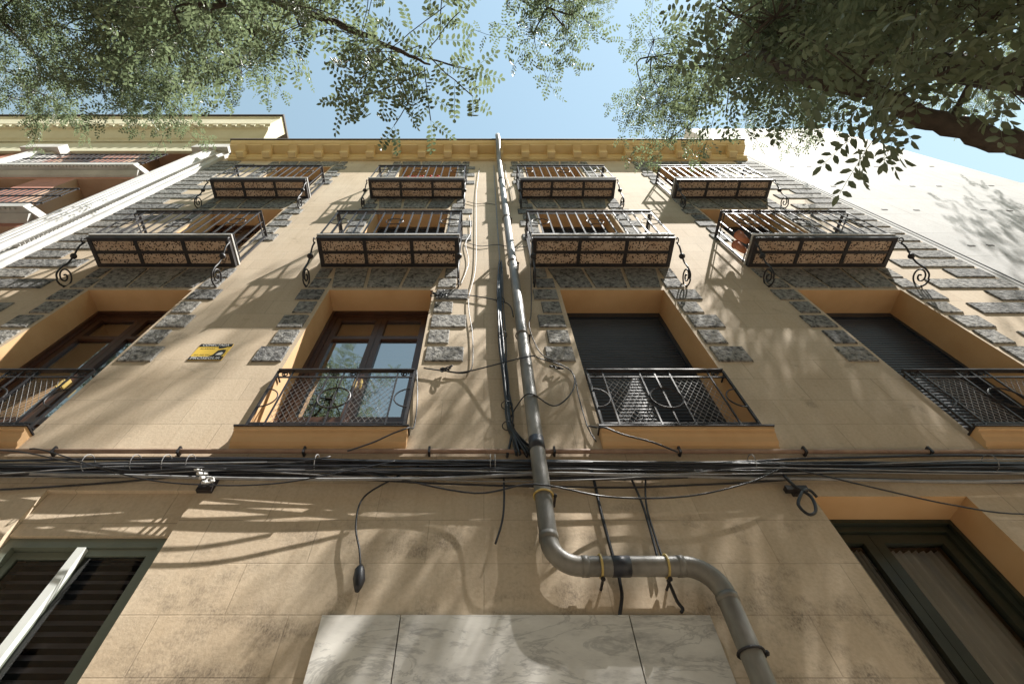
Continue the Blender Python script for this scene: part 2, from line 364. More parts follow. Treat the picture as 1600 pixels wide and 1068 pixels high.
# ---------------------------------------------------------------- windows
def wood_window(c, z0, z1, y, blind):
    x0, x1 = c - HW + .002, c + HW - .002; fw = .075
    f = MB().box(x0, x0 + fw, y - .04, y + .05, z0, z1).box(x1 - fw, x1, y - .04, y + .05, z0, z1)
    f.box(x0 + fw, x1 - fw, y - .04, y + .05, z1 - .09, z1).box(x0 + fw, x1 - fw, y - .04, y + .05, z0, z0 + .04)
    f.box(x0, x0 + .03, y - .07, y - .041, z0, z1).box(x1 - .03, x1, y - .07, y - .041, z0, z1).box(x0 + .03, x1 - .03, y - .07, y - .041, z1 - .035, z1)
    W = obj('window', f, 'wood', B)
    ix0, ix1 = x0 + fw + .003, x1 - fw - .003; mid = (ix0 + ix1) / 2
    tz = z1 - .095; h = z1 - z0
    for a, b in ((ix0, mid - .002), (mid + .002, ix1)):
        st = .062; rails = [(z0 + .045, z0 + .60), (z1 - .59, z1 - .525), (tz - .07, tz)]
        m = MB().box(a, a + st, y - .03, y + .02, z0 + .045, tz).box(b - st, b, y - .03, y + .02, z0 + .045, tz)
        m.box(a + st, b - st, y - .03, y + .02, z0 + .045, z0 + .16).box(a + st, b - st, y - .014, y + .012, z0 + .16, z0 + .50).box(a + st, b - st, y - .03, y + .02, z0 + .50, z0 + .60)
        m.box(a + st, b - st, y - .03, y + .02, *rails[1]).box(a + st, b - st, y - .03, y + .02, *rails[2])
        cs = obj('casement', m, 'wood', W)
        for p0, p1 in ((z0 + .60, rails[1][0]), (rails[1][1], rails[2][0])):
            obj('pane', MB().add([(a + st, y, p0), (b - st, y, p0), (b - st, y, p1), (a + st, y, p1)], [(0, 1, 2, 3)]), 'glass', W)
        obj('handle', MB().box(mid + (.02 if a > mid - .01 else -.035), mid + (.035 if a > mid - .01 else -.02), y - .07, y - .031, z0 + 1.0, z0 + 1.12), 'brass', W)
    if blind: obj('blind', MB().box(ix0, ix1, y + .09, y + .10, z1 - blind, z1), 'blind', W)
    obj('room_dark_sheet', MB().box(ix0 - .05, ix1 + .05, y + .16, y + .19, z0, z1), 'dark', W)  # near-black sheet standing in for the unlit room behind the glass
def shutter_window(c, z0, z1, y):
    x0, x1 = c - HW + .002, c + HW - .002
    W = obj('window', MB().box(x0, x0 + .04, y - .02, y + .05, z0, z1).box(x1 - .04, x1, y - .02, y + .05, z0, z1).box(x0 + .04, x1 - .04, y - .02, y + .05, z1 - .10, z1), 'shutter', B)
    m = MB(); z = z1 - .10; p = .047
    while z > z0 + .01:
        zb = max(z - p, z0)
        m.prof_x([(y + .03, zb), (y + .012, zb + .001), (y - .002, zb + .010), (y - .004, (z + zb) / 2), (y + .0, z - .010), (y + .012, z - .002), (y + .03, z - .002)][::-1], x0 + .041, x1 - .041); z -= p
    obj('roller_shutter', m, 'shutter', W)
YW = WY + REV
wood_window(CX[0], 2.89, 5.42, YW + .04, 1.6); wood_window(CX[1], 2.89, 5.42, YW + .04, .82)
shutter_window(CX[2], 2.89, 5.42, YW + .02); shutter_window(CX[3], 2.89, 5.42, YW + .02)
wood_window(CX[0], 6.18, 8.60, YW + .04, .7)
for c in CX[1:]: shutter_window(c, 6.18, 8.60, YW + .02)
for c in CX: wood_window(c, 9.32, 11.80, YW + .04, .9)
# ground floor left: plaster panel over a sliding window
x0, x1, z0, z1 = GL
obj('window_reveal', reveal(x0, x1, z0, z1, WY, WY + .35), 'stucco', B)
obj('lintel_panel', MB().box(x0 + .003, x1 - .003, WY + .03, WY + .3, 2.02, z1 - .002), 'stucco', B)
y = WY + .05
W = obj('window', MB().box(x0 + .003, x0 + .06, y, y + .07, z0, 2.018).box(x1 - .06, x1 - .003, y, y + .07, z0, 2.018).box(x0 + .06, x1 - .06, y, y + .07, 1.955, 2.018), 'alu', B)
mx = (x0 + x1) / 2
for a, b, yy in ((x0 + .062, mx + .02, y + .04), (mx - .02, x1 - .062, y + .012)):
    cs = MB().box(a, a + .045, yy, yy + .025, z0, 1.952).box(b - .045, b, yy, yy + .025, z0, 1.952).box(a + .045, b - .045, yy, yy + .025, 1.905, 1.952)
    obj('sash', cs, 'alu', W)
    obj('pane', MB().add([(a + .045, yy + .012, z0), (b - .045, yy + .012, z0), (b - .045, yy + .012, 1.905), (a + .045, yy + .012, 1.905)], [(0, 1, 2, 3)]), 'glass_plain', W)
obj('mullion', MB().box(mx - .026, mx + .026, y - .022, y + .011, z0, 1.94), 'alu_white', W)
lv = MB(); z = 1.94
while z > z0: lv.add([(x0 + .02, y + .09, z - .045), (x1 - .02, y + .09, z - .045), (x1 - .02, y + .125, z), (x0 + .02, y + .125, z)], [(0, 1, 2, 3)]); z -= .06
obj('louver_blind', lv, 'louver', W)
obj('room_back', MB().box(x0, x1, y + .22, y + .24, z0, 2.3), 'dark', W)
# ground floor right: dark green timber window with pale curtains
x0, x1, z0, z1 = GR; y = WY + .255
obj('window_reveal', reveal(x0, x1, z0, z1, WY, WY + .5), 'ochre', B)
f = MB().box(x0 + .002, x0 + .07, y, y + .08, z0, z1).box(x1 - .07, x1 - .002, y, y + .08, z0, z1).box(x0 + .07, x1 - .07, y, y + .08, z1 - .075, z1 - .002)
f.box(x0 + .002, x1 - .002, y - .03, y - .002, z1 - .03, z1 - .002).box(x1 - .03, x1 - .002, y - .03, y - .002, z0, z1 - .03).box(x0 + .002, x0 + .03, y - .03, y - .002, z0, z1 - .03)
W = obj('window', f, 'darkgreen', B); mx = (x0 + x1) / 2 - .09
for a, b in ((x0 + .072, mx - .002), (mx + .002, x1 - .072)):
    obj('casement', MB().box(a, a + .065, y + .02, y + .065, z0, z1 - .08).box(b - .065, b, y + .02, y + .065, z0, z1 - .08).box(a + .065, b - .065, y + .02, y + .065, z1 - .15, z1 - .08), 'darkgreen', W)
    obj('pane', MB().add([(a + .065, y + .045, z0), (b - .065, y + .045, z0), (b - .065, y + .045, z1 - .15), (a + .065, y + .045, z1 - .15)], [(0, 1, 2, 3)]), 'glass_plain', W)
    n = 60; vs = []; fs = []
    for i in range(n + 1):
        xx = a + .03 + (b - a - .06) * i / n; yy = y + .13 + .018 * math.sin(i * .95) + .006 * math.sin(i * 2.3)
        vs += [(xx, yy, z0), (xx, yy, z1 - .14)]
        if i: fs.append((2 * i - 2, 2 * i, 2 * i + 1, 2 * i - 1))
    obj('curtain', MB().add(vs, fs), 'curtain', W, True)
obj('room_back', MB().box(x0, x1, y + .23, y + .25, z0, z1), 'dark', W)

# ---------------------------------------------------------------- first floor: sills and window guards
def guard(c):
    z = 2.89
    pf = [(WY + .05, z), (WY - .09, z), (WY - .09, z - .025), (WY - .075, z - .03), (WY - .07, z - .055), (WY - .055, z - .075), (WY - .045, z - .115), (WY - .02, z - .13), (WY - .012, z - .16), (WY + .002, z - .165)]
    S_ = obj('window_sill', MB().prof_x(pf, c - HW - .03, c + HW + .03), 'ochre', B)
    obj('sill_cap', MB().box(c - HW - .04, c + HW + .04, WY - .10, WY + .04, z + .001, z + .014), 'steel', S_)
    x0, x1 = c - HW + .012, c + HW - .012; W_ = x1 - x0; yy = WY - .035; za, zb = z + .016, 3.705
    g = MB()
    g.box(x0, x1, yy - .02, yy + .02, zb - .014, zb); 
    for zz in (zb - .105, za + .085): g.box(x0, x1, yy - .006, yy + .006, zz - .007, zz + .007)
    g.box(x0, x1, yy - .012, yy + .012, za, za + .012)
    for xx in (x0, x1): g.box(xx - .009, xx + .009, yy - .009, yy + .009, za, zb - .014)
    for xx in (x0, x1):                                        # short returns into the wall
        for zz in (zb - .05, za + .05): g.box(xx - .006, xx + .006, yy + .009, WY + .06, zz - .006, zz + .006)
    G = obj('window_guard', g, 'iron', B)
    bars = [.11, .38, .487, .595, .88]
    for fx in bars:
        xx = x0 + W_ * fx; obj('bar', MB().box(xx - .006, xx + .006, yy - .008, yy + .004, za + .012, zb - .014), 'iron', G)
    zc = (za + zb) / 2 - .01
    obj('ring', MB().ring((x0 + W_ * .487, yy - .012, zc), .132, .007), 'iron', G)
    obj('half_ring', MB().ring((x0 + .004, yy - .012, zc), .118, .006, a0=-math.pi / 2, a1=math.pi / 2), 'iron', G)
    obj('half_ring', MB().ring((x1 - .004, yy - .012, zc), .118, .006, a0=math.pi / 2, a1=3 * math.pi / 2), 'iron', G)
    for zz in (zb - .06, za + .047):
        for fx in (.06, .42, .555, .93):
            sc = MB(); n = 26
            sc.tube([(x0 + W_ * fx + (.037 - .028 * i / n) * math.cos(i * .42), yy, zz + (.034 - .026 * i / n) * math.sin(i * .42)) for i in range(n)], .0055, 5)
            obj('scroll', sc, 'iron', G)
    for fa, fb in ((.11, .38), (.595, .88)):
        m = MB(); a, b = x0 + W_ * fa + .008, x0 + W_ * fb - .008; lo, hi = za + .094, zb - .114; hgt = hi - lo; wd = b - a; sp = .048; slope = 1.55
        for sg in (1, -1):
            k = -hgt / slope
            while k < wd:
                pts = []
                for tt in (0, 1):
                    pass
                xa, xb_ = k, k + hgt / slope; t0 = max(0, -xa / (xb_ - xa)); t1 = min(1, (wd - xa) / (xb_ - xa))
                if t1 > t0:
                    f_ = lambda t: (a + (xa + (xb_ - xa) * t) if sg > 0 else b - (xa + (xb_ - xa) * t), yy + .008 + .002 * sg, lo + hgt * t)
                    m.tube([f_(t0), f_(t1)], .0019, 4)
                k += sp
        obj('wire_mesh', m, 'grey_cable', G)
for c in CX: guard(c)

# ---------------------------------------------------------------- balconies of the second and third floor
def bracket_mesh():
    P = []
    for i in range(14): t = i / 13; P.append((0, -.375 + .03 * math.cos(t * 5 + 1.4), -.06 + .035 * math.sin(t * 5 + 1.4)))
    A = spline([P[-1], (0, -.33, -.17), (0, -.265, -.30), (0, -.225, -.42), (0, -.215, -.55), (0, -.18, -.645), (0, -.12, -.67)], 6)
    SP = []
    for i in range(40):
        t = i / 39; a = -1.75 + t * 11.5; R = .118 * (1 - t) + .012
        SP.append((0, -.105 + R * math.cos(a), -.555 + R * math.sin(a)))
    mb = MB().tube(P, .008, 6).tube(A, .011, 6).tube(SP, .010, 6)
    mb.ball((0, -.262, -.305), .038, 10)
    mb.tube([(0, -.02, -.62), (0, .002, -.64)], .010, 6).tube([(0, -.05, -.655), (0, .0, -.63)], .008, 6)
    return mb.mesh('bracket', 'iron', True)
BR = bracket_mesh()
bars_cache = {}
def bar_mesh(h):
    if h not in bars_cache: bars_cache[h] = MB().box(-.0095, .0095, -.006, .006, 0, h).mesh('baluster', 'iron')
    return bars_cache[h]
def balcony(c, wd, p, z, kind):
    x0, x1 = c - wd / 2, c + wd / 2; y0 = WY - p; t = .075
    f = MB().box(x0, x1, y0, y0 + .05, z, z + t).box(x0, x0 + .05, y0 + .05, WY, z, z + t).box(x1 - .05, x1, y0 + .05, WY, z, z + t).box(x0 + .05, x1 - .05, WY - .045, WY, z, z + t - .01)
    ym = (y0 + WY) / 2 + .0
    f.box(x0 + .05, x1 - .05, ym - .02, ym + .02, z + .004, z + .05)
    for k in (1, 2):
        xx = x0 + wd * k / 3
        f.box(xx - .022, xx + .022, y0 + .05, ym - .02, z + .002, z + .055).box(xx - .022, xx + .022, ym + .02, WY - .045, z + .002, z + .055)
    Bc = obj('balcony', f, 'steel', B)
    xs = [x0 + .05, x0 + wd / 3 - .022, x0 + wd / 3 + .022, x0 + 2 * wd / 3 - .022, x0 + 2 * wd / 3 + .022, x1 - .05]
    for k in range(3):
        for a, b in ((y0 + .05, ym - .02), (ym + .02, WY - .045)):
            obj('underside_tile', MB().box(xs[2 * k], xs[2 * k + 1], a, b, z + .014 + random.uniform(0, .004), z + .05), 'tile', Bc)
    obj('floor_slab', MB().box(x0 - .012, x1 + .012, y0 - .014, WY, z + t + .001, z + t + .03), 'white', Bc)
    zf = z + t + .03; H = 1.0; yr = y0 + .012; xa, xb = x0 + .012, x1 - .012
    top = MB().box(xa - .02, xb + .02, yr - .02, yr + .02, zf + H, zf + H + .014)
    for xx in (xa, xb): top.box(xx - .02, xx + .02, yr + .02, WY, zf + H, zf + H + .014)
    obj('handrail', top, 'iron', Bc)
    for hh in (.07, .9):
        rl = MB().box(xa, xb, yr - .006, yr + .006, zf + hh, zf + hh + .014)
        for xx in (xa, xb): rl.box(xx - .006, xx + .006, yr + .006, WY, zf + hh, zf + hh + .014)
        obj('rail', rl, 'iron', Bc)
    nb = 13 if kind == 2 else 12; bm = bar_mesh(H)
    for i in range(nb + 1):
        link('baluster', bm, Bc, (xa + (xb - xa) * i / nb, yr - .001, zf))
    for xx in (xa, xb):
        for q in (.36, .7): link('baluster', bm, Bc, (xx, yr + (WY - yr) * q, zf))
        obj('post', MB().box(xx - .012, xx + .012, WY - .035, WY - .011, zf, zf + H), 'iron', Bc)
    sp = (xb - xa) / nb; zc = zf + .52
    for xx in (xa + sp, (xa + xb) / 2, xb - sp):
        obj('ring', MB().ring((xx, yr - .014, zc), .115, .006), 'iron', Bc)
    for xx in (xa + sp * .5, xa + sp * 1.5, (xa + xb) / 2 - sp * .5, (xa + xb) / 2 + sp * .5, xb - sp * 1.5, xb - sp * .5):
        n = 24
        obj('scroll', MB().tube([(xx + (.042 - .03 * i / n) * math.cos(i * .45), yr, zf + .957 + (.036 - .026 * i / n) * math.sin(i * .45)) for i in range(n)], .005, 5), 'iron', Bc)
    for xx in (x0 - .016, x1 + .016):
        o = link('bracket', BR, Bc, (xx, WY, z + .03)); 
        if p < .38: o.scale = (1, p / .40, 1)
    return Bc
for c in CX:
    balcony(c - (.05 if c < -3 else 0) + .0, 1.79, .40, 6.10, 2)
    balcony(c, 1.72, .35, 9.24, 3)

# ---------------------------------------------------------------- things on the balconies
for yy, lab in ((2.29, 'terracotta pot at the left end of the lower right balcony, nearer the street'), (2.42, 'terracotta pot at the left end of the lower right balcony, nearer the wall')):
    pot = empty('terracotta_pot', (3.375, yy, 6.205), lab, 'pot', 'terracotta pots on the lower right balcony')
    obj('bowl', MB().tube([(3.375, yy, 6.207), (3.375, yy, 6.26), (3.375, yy, 6.36), (3.375, yy, 6.45)], [.036, .042, .05, .056], 14), 'terracotta', pot, True)
    obj('rim', MB().ring((3.375, yy, 6.445), .056, .009, 'z', 18), 'terracotta', pot, True)
fl = empty('flower_box', (-1.1, 2.40, 9.35), 'row of red flowers in a trough on the upper second balcony', 'flowers')
obj('trough', MB().prof_x([(2.34, 9.36), (2.46, 9.36), (2.48, 9.52), (2.32, 9.52)], -1.45, -.75), 'terracotta', fl)
fm = MB()
for i in range(70):
    cc = (random.uniform(-1.45, -.75), random.uniform(2.31, 2.49), random.uniform(9.55, 9.8)); fm.ball(cc, random.uniform(.014, .03), 6)
o = obj('blossom', fm, 'flower', fl); o['kind'] = 'stuff'

# ---------------------------------------------------------------- alarm sign
SG = empty('alarm_sign', (-2.6, WY, 3.91), 'small yellow and black alarm company sign on the wall between the left windows', 'sign')
sx0, sx1, sz0, sz1 = -2.755, -2.44, 3.914, 4.196; ys = WY - .006
obj('plate', MB().box(sx0, sx1, ys, WY - .001, sz0, sz1), 'yellow', SG)
obj('top_band', MB().box(sx0, sx1, ys - .002, ys, sz1 - .05, sz1), 'sign_black', SG)
obj('bottom_band', MB().box(sx0, sx1, ys - .002, ys, sz0, sz0 + .058), 'sign_black', SG)
for nm, mt, dy, fig in (('emblem', 'sign_black', .0015, [(.195, .232), (.282, .234), (.262, .212), (.235, .200), (.205, .198)]),
                        ('emblem', 'sign_black', .0015, [(.165, .060), (.288, .060), (.296, .12), (.290, .172), (.262, .182), (.215, .166), (.208, .13), (.198, .09)]),
                        ('emblem_crescent', 'sign_white', .0025, [(.222, .082), (.282, .082), (.284, .122), (.262, .135), (.238, .118)])):
    obj(nm, MB().add([(sx0 + x, ys - dy, sz0 + z) for x, z in fig], [tuple(range(len(fig)))]), mt, SG)
def text(s, x, z, size, m, y, parent, wmax):
    cu = bpy.data.curves.new('t', 'FONT'); cu.body = s; cu.size = size; t = bpy.data.objects.new('t', cu); COL.objects.link(t)
    bpy.context.view_layer.update()
    me = bpy.data.meshes.new_from_object(t.evaluated_get(bpy.context.evaluated_depsgraph_get())); bpy.data.objects.remove(t)
    co = [v.co.copy() for v in me.vertices]; wd = max(c.x for c in co) - min(c.x for c in co); k = wmax / wd; mn = min(c.x for c in co)
    for v, c in zip(me.vertices, co): v.co = (x + (c.x - mn) * k, y, z + c.y)
    me.materials.clear(); me.materials.append(M[m]); return link('lettering', me, parent)
text('CONECTADA', sx0 + .03, sz1 - .043, .052, 'sign_white', ys - .0035, SG, .255)
text('PROSEGUR', sx0 + .02, sz0 + .01, .058, 'sign_white', ys - .0035, SG, .275)
text('ALARMAS', sx0 + .03, sz0 + .185, .034, 'sign_black', ys - .0012, SG, .14)
text('902 202 999', sx0 + .02, sz0 + .078, .028, 'sign_black', ys - .0012, SG, .15)

# ---------------------------------------------------------------- drain pipe
DP = empty('drain_pipe', (1.25, 2.49, GZ), 'long grey drain pipe running down the facade and jogging right above the marble', 'pipe')
yp = WY - .10
run = [(.335, WY - .42, 13.35), (.335, WY - .43, 13.1), (.338, WY - .40, 12.7), (.342, WY - .2, 12.35), (.345, yp, 12.05), (.352, yp, 9), (.372, yp, 5), (.376, yp, 2.4)]
path = [Vector(q) for q in run]
def arc(c, R, a0, a1, n=10): return [Vector((c[0] + R * math.cos(a0 + (a1 - a0) * i / n), yp, c[1] + R * math.sin(a0 + (a1 - a0) * i / n))) for i in range(n + 1)]
path += [Vector((.376, yp, 1.90))] + arc((.376 + .16, 1.885), .16, math.pi, 1.5 * math.pi)
path += arc((1.262 - .17, 1.725 - .17), .17, math.pi / 2, 0) + [Vector((1.262, yp, .8)), Vector((1.262, yp, GZ))]
obj('pipe_run', MB().tube(path, .054, 16), 'pipe', DP, True)
obj('tape_band', MB().tube([(.376, yp, 2.62), (.3757, yp, 2.74)], .0565, 16), 'tape', DP, True)
obj('tape_band', MB().tube([(.70, yp, 1.725), (.80, yp, 1.725)], .0565, 16), 'tape', DP, True)
for a, b in (((.376, yp, 1.885), (.376, yp, 1.93)), ((.536, yp, 1.725), (.575, yp, 1.725)), ((1.06, yp, 1.725), (1.095, yp, 1.725)), ((1.262, yp, 1.555), (1.262, yp, 1.52))):
    obj('socket', MB().tube([a, b], .0575, 16), 'pipe', DP, True)
def clamp(p, ax, m):
    o = obj('clamp', MB().ring(p, .060, .007, ax, 20), m, DP)
    sd = Vector((.075, 0, 0)) if ax == 'z' else Vector((0, 0, -.075))
    q = Vector(p) + sd; obj('clamp_bolt', MB().tube([q + Vector((0, -.01, 0)), q + Vector((0, .11, 0))], .008, 6).ball(q, .014, 8), 'steel', DP)
for zz in (2.22, 4.2, 6.0, 7.8, 10.2): clamp((.376 - (zz - 2.2) * .0034, yp, zz), 'z', 'brass' if zz < 3 else 'pipe')
clamp((1.262, yp, 1.27), 'z', 'steel'); clamp((.64, yp, 1.725), 'x', 'brass'); clamp((1.0, yp, 1.725), 'x', 'brass')

# ---------------------------------------------------------------- cables
def cable(name, pts, r, label, off=.0, m='black', n=6, cat='cable', group=None):
    P = spline([(x, WY - .012 - (q if len(t) else off), z) for x, z, *t in pts for q in [t[0] if t else off]], n)
    o = obj(name, MB().tube(P, r, 6), m, None, True); return tag(o, label, cat, group)
CB = empty('cable_bundle', (0, WY, 2.6), 'thick bundle of black cables strung across the whole facade under the sills', 'cables')
for i in range(24):
    P = []; zc = random.choice([random.uniform(2.52, 2.61), random.uniform(2.45, 2.60)]); yc = random.uniform(.015, .075); ph = random.uniform(0, 6); am = random.uniform(.006, .034)
    sag = random.choice([0, 0, .03, .06, .11])
    x = XL - .4
    while x < XR + .4:
        P.append((x, WY - max(.012, yc + .02 * math.sin(x * .9 + ph)), zc + am * math.sin(x * 1.3 + ph * 2) + random.uniform(-.005, .005) - sag * abs(math.sin(x * .75 + ph))))
        x += .42
    obj('cable', MB().tube(spline(P, 3), random.choice([.004, .005, .007, .009, .011]), 5), 'grey_cable' if i % 7 == 0 else 'black', CB, True)
for i in range(10):
    x = random.uniform(-6, 6); obj('cable_tie', MB().ring((x, WY - .055, 2.545), .062, .003, 'x', 14), 'grey_cable', CB)
CD = obj('conduit', MB().tube([(XL, WY - .025, 2.70), (XR, WY - .025, 2.69)], .018, 8), 'conduit', None, True); tag(CD, 'thin brown conduit running along the wall just above the cable bundle', 'conduit')
for i in range(14): obj('conduit_clip', MB().box(-5.8 + i * .9, -5.785 + i * .9, WY - .05, WY, 2.665, 2.725), 'steel', CD)
cable('hanging_cable', [(-.989, 2.478), (-.591, 2.392), (-.058, 2.266), (.321, 2.24, .17), (.798, 2.235), (1.293, 2.24), (1.738, 2.353), (2.001, 2.475)], .006, 'black cable sagging below the bundle across the drain pipe', .06)
cable('hanging_cable', [(2.024, 2.502), (2.231, 2.432), (2.562, 2.304), (2.945, 2.169), (3.347, 2.1), (4.2, 2.15)], .005, 'thin cable slanting down across the top of the green ground floor window', .06)
PL = cable('plug_cable', [(-.45, 2.53), (-.596, 2.426), (-.774, 2.261), (-.78, 2.047), (-.722, 1.873), (-.691, 1.758)], .006, 'black cable with a connector dangling left of the marble', .03)
obj('connector', MB().tube([(-.691, WY - .045, 1.77), (-.69, WY - .05, 1.74), (-.682, WY - .05, 1.68), (-.68, WY - .05, 1.64), (-.68, WY - .05, 1.61)], [.012, .028, .034, .024, .012], 8), 'black', PL, True)
cable('cut_cable', [(.135, 2.56), (.131, 2.261), (.114, 2.08), (.068, 1.912)], .007, 'short cut cable hanging left of the drain pipe', .03)
cable('drop_cable', [(.741, 2.54), (.744, 2.45), (.739, 2.149), (.745, 1.843, .01), (.753, 1.75, .005), (.75, 1.688, .005), (.74, 1.599, .01), (.702, 1.49)], .010, 'cable dropping behind the pipe to the marble beside the tape band', .01)
cable('drop_cable', [(1.0, 2.53), (.996, 2.455), (1.014, 2.184), (.992, 1.80, .03)], .008, 'left of the paired cables dropping to the pipe', .015)
cable('drop_cable', [(1.121, 2.53), (1.1, 2.455), (1.034, 2.184), (1.019, 1.80, .03)], .007, 'right of the paired cables dropping to the pipe', .015)
cable('cable_tail', [(1.0, 1.67, .05), (1.01, 1.62, .04), (1.02, 1.56, .03), (1.035, 1.52, .03), (1.02, 1.50, .03)], .009, 'short cable tail hooked under the pipe at the right brass clamp', .04)
cable('loop_cable', [(-.54, 3.744), (-.318, 3.694), (-.136, 3.694), (.38, 3.715, .16), (.50, 3.73, .13), (.756, 3.734), (.782, 3.53), (.698, 3.324), (.557, 3.207), (.36, 3.185, .16), (.25, 3.13, .06), (.204, 3.041)], .006, 'cable crossing the pipe and looping round between the middle windows', .02)
cable('wall_cable', [(.683, 7.733), (.6, 6.034), (.513, 4.845), (.466, 4.509), (.532, 4.021), (.689, 3.837), (.792, 3.664), (.788, 3.324), (.795, 2.973), (.831, 2.802)], .005, 'thin cable wandering down the wall right of the drain pipe', .008)
cable('wall_cable', [(-.10, 11.6), (-.14, 9.5), (-.121, 7.733), (-.107, 6.034), (-.173, 5.106), (-.116, 4.379), (-.105, 3.806), (-.17, 3.684), (-.325, 3.704)], .005, 'thin cable wandering down the wall left of the drain pipe', .008)
cable('wall_cable', [(-.573, 5.236), (-.198, 5.22), (.172, 5.074), (.289, 4.95), (.312, 4.7)], .006, 'cable from the wooden window corner across to the vertical bundle', .02)
cable('sill_cable', [(-.601, 3.724), (-.548, 3.307), (-.535, 2.973), (-.56, 2.86, .09), (-.66, 2.79, .10), (-.788, 2.695, .10), (-.952, 2.606, .10)], .006, 'cable running down beside the wooden window and under its sill', .01)
cable('sill_cable', [(.805, 2.973), (.85, 2.90, .06), (.898, 2.851, .10), (1.014, 2.775, .10), (1.203, 2.695, .10), (1.354, 2.606, .09)], .007, 'cable crossing the front of the shuttered window sill to the bundle', .01)
cable('slack_cable', [(-3.169, 2.62), (-3.018, 2.593), (-2.276, 2.353), (-1.751, 2.288), (-1.323, 2.304), (-.927, 2.403), (-.6, 2.5)], .005, 'lower slack cable sagging over the sliding ground floor window', .11)
cable('slack_cable', [(-3.6, 2.6), (-3.211, 2.581), (-2.734, 2.472), (-2.306, 2.403), (-1.947, 2.426), (-1.457, 2.443), (-1.046, 2.532)], .005, 'upper slack cable sagging over the sliding ground floor window', .12)
cable('wall_cable', [(-.30, 9.0), (-.12, 8.86), (.02, 8.9), (.2, 8.82)], .005, 'short thin cable from the upper second balcony towards the pipe', .008)
cable('wall_cable', [(-.26, 6.95), (-.05, 6.8), (.18, 6.86), (.42, 6.75), (.62, 6.8)], .005, 'thin cable crossing behind the pipe between the two middle balconies', .008)
cable('wall_cable', [(-.24, 8.2), (-.2, 7.4), (-.26, 6.9), (-.2, 6.2), (-.28, 5.5)], .005, 'thin cable hanging down beside the lower second balcony', .008)
cable('wall_cable', [(.42, 12.2), (.5, 11.9), (.47, 11.0), (.52, 9.6), (.5, 8.9)], .004, 'thin pale wire running down from the cornice right of the pipe', .006, 'grey_cable')
VB = empty('vertical_cable_bundle', (.2, WY, 2.6), 'bunch of black cables climbing the wall just left of the drain pipe', 'cables')
base = [(.215, 6.2), (.201, 5.774), (.179, 5.058), (.175, 4.136), (.19, 3.568), (.20, 3.103), (.215, 2.893), (.27, 2.66)]
for i in range(13):
    dx = random.uniform(-.035, .035); yy = random.uniform(.012, .05)
    P = [(x + dx + random.uniform(-.014, .014), WY - yy - random.uniform(0, .015), z) for x, z in base[(0 if i % 3 else 1):]]
    P[-1] = (P[-1][0] + random.uniform(-.12, .15), P[-1][1], P[-1][2] - random.uniform(0, .05))
    obj('cable', MB().tube(spline(P, 5), random.choice([.006, .008, .010]), 5), 'black', VB, True)
for a in (5.05, 4.3, 3.2, 2.95): obj('cable_tie', MB().ring((.185, WY - .045, a), .045, .004, 'z', 12), 'black', VB)
obj('riser', MB().tube([(.21, WY - .012, 6.1), (.215, WY - .012, 9), (.225, WY - .012, 11.9)], .009, 5), 'grey_cable', VB)
def tangle(name, c, r, n, label):
    o = None; P = []
    for i in range(n): P.append((c[0] + random.gauss(0, r), WY - .02 - abs(random.gauss(.02, .015)), c[1] + random.gauss(0, r * .8)))
    o = obj(name, MB().tube(spline(P, 6), .006, 5), 'black', None, True); return tag(o, label, 'cable')
tangle('cable_coil', (-.55, 5.20), .05, 14, 'coil of black cable at the upper right corner of the wooden window')
tangle('cable_coil', (-.36, 3.72), .035, 12, 'small tangle of cable at the right end of the wooden window rail')
tangle('cable_coil', (.66, 3.75), .05, 8, 'frayed tangle of thin cable between pipe and shuttered window')
JB = empty('cable_hook', (2.05, WY, 2.3), 'cable looped on an iron hook beside the green ground floor window', 'hook')
obj('hook_bar', MB().box(1.98, 2.12, WY - .06, WY - .02, 2.31, 2.345).box(2.03, 2.06, WY - .03, WY, 2.30, 2.35), 'steel', JB)
obj('cable_loop', MB().tube(spline([(2.02, WY - .05, 2.48), (2.04, WY - .06, 2.34), (2.09, WY - .07, 2.24), (2.06, WY - .07, 2.13), (2.0, WY - .07, 2.10), (1.975, WY - .07, 2.17), (2.03, WY - .07, 2.25), (2.08, WY - .06, 2.3), (2.13, WY - .05, 2.31), (2.16, WY - .03, 2.27)], 6), .010, 6), 'black', JB, True)
JL = empty('cable_anchor', (-1.86, WY, 2.4), 'pale cable anchor with insulators under the bundle by the sliding window', 'anchor')
obj('plate', MB().box(-1.90, -1.80, WY - .03, WY, 2.33, 2.52), 'steel', JL)
for i in range(4):
    obj('insulator', MB().tube([(-1.92 + i * .035, WY - .03, 2.50 - i * .03), (-1.93 + i * .035, WY - .11, 2.44 - i * .04)], .012, 6), 'white', JL)
obj('eye', MB().ring((-1.80, WY - .09, 2.36), .022, .006), 'white', JL)

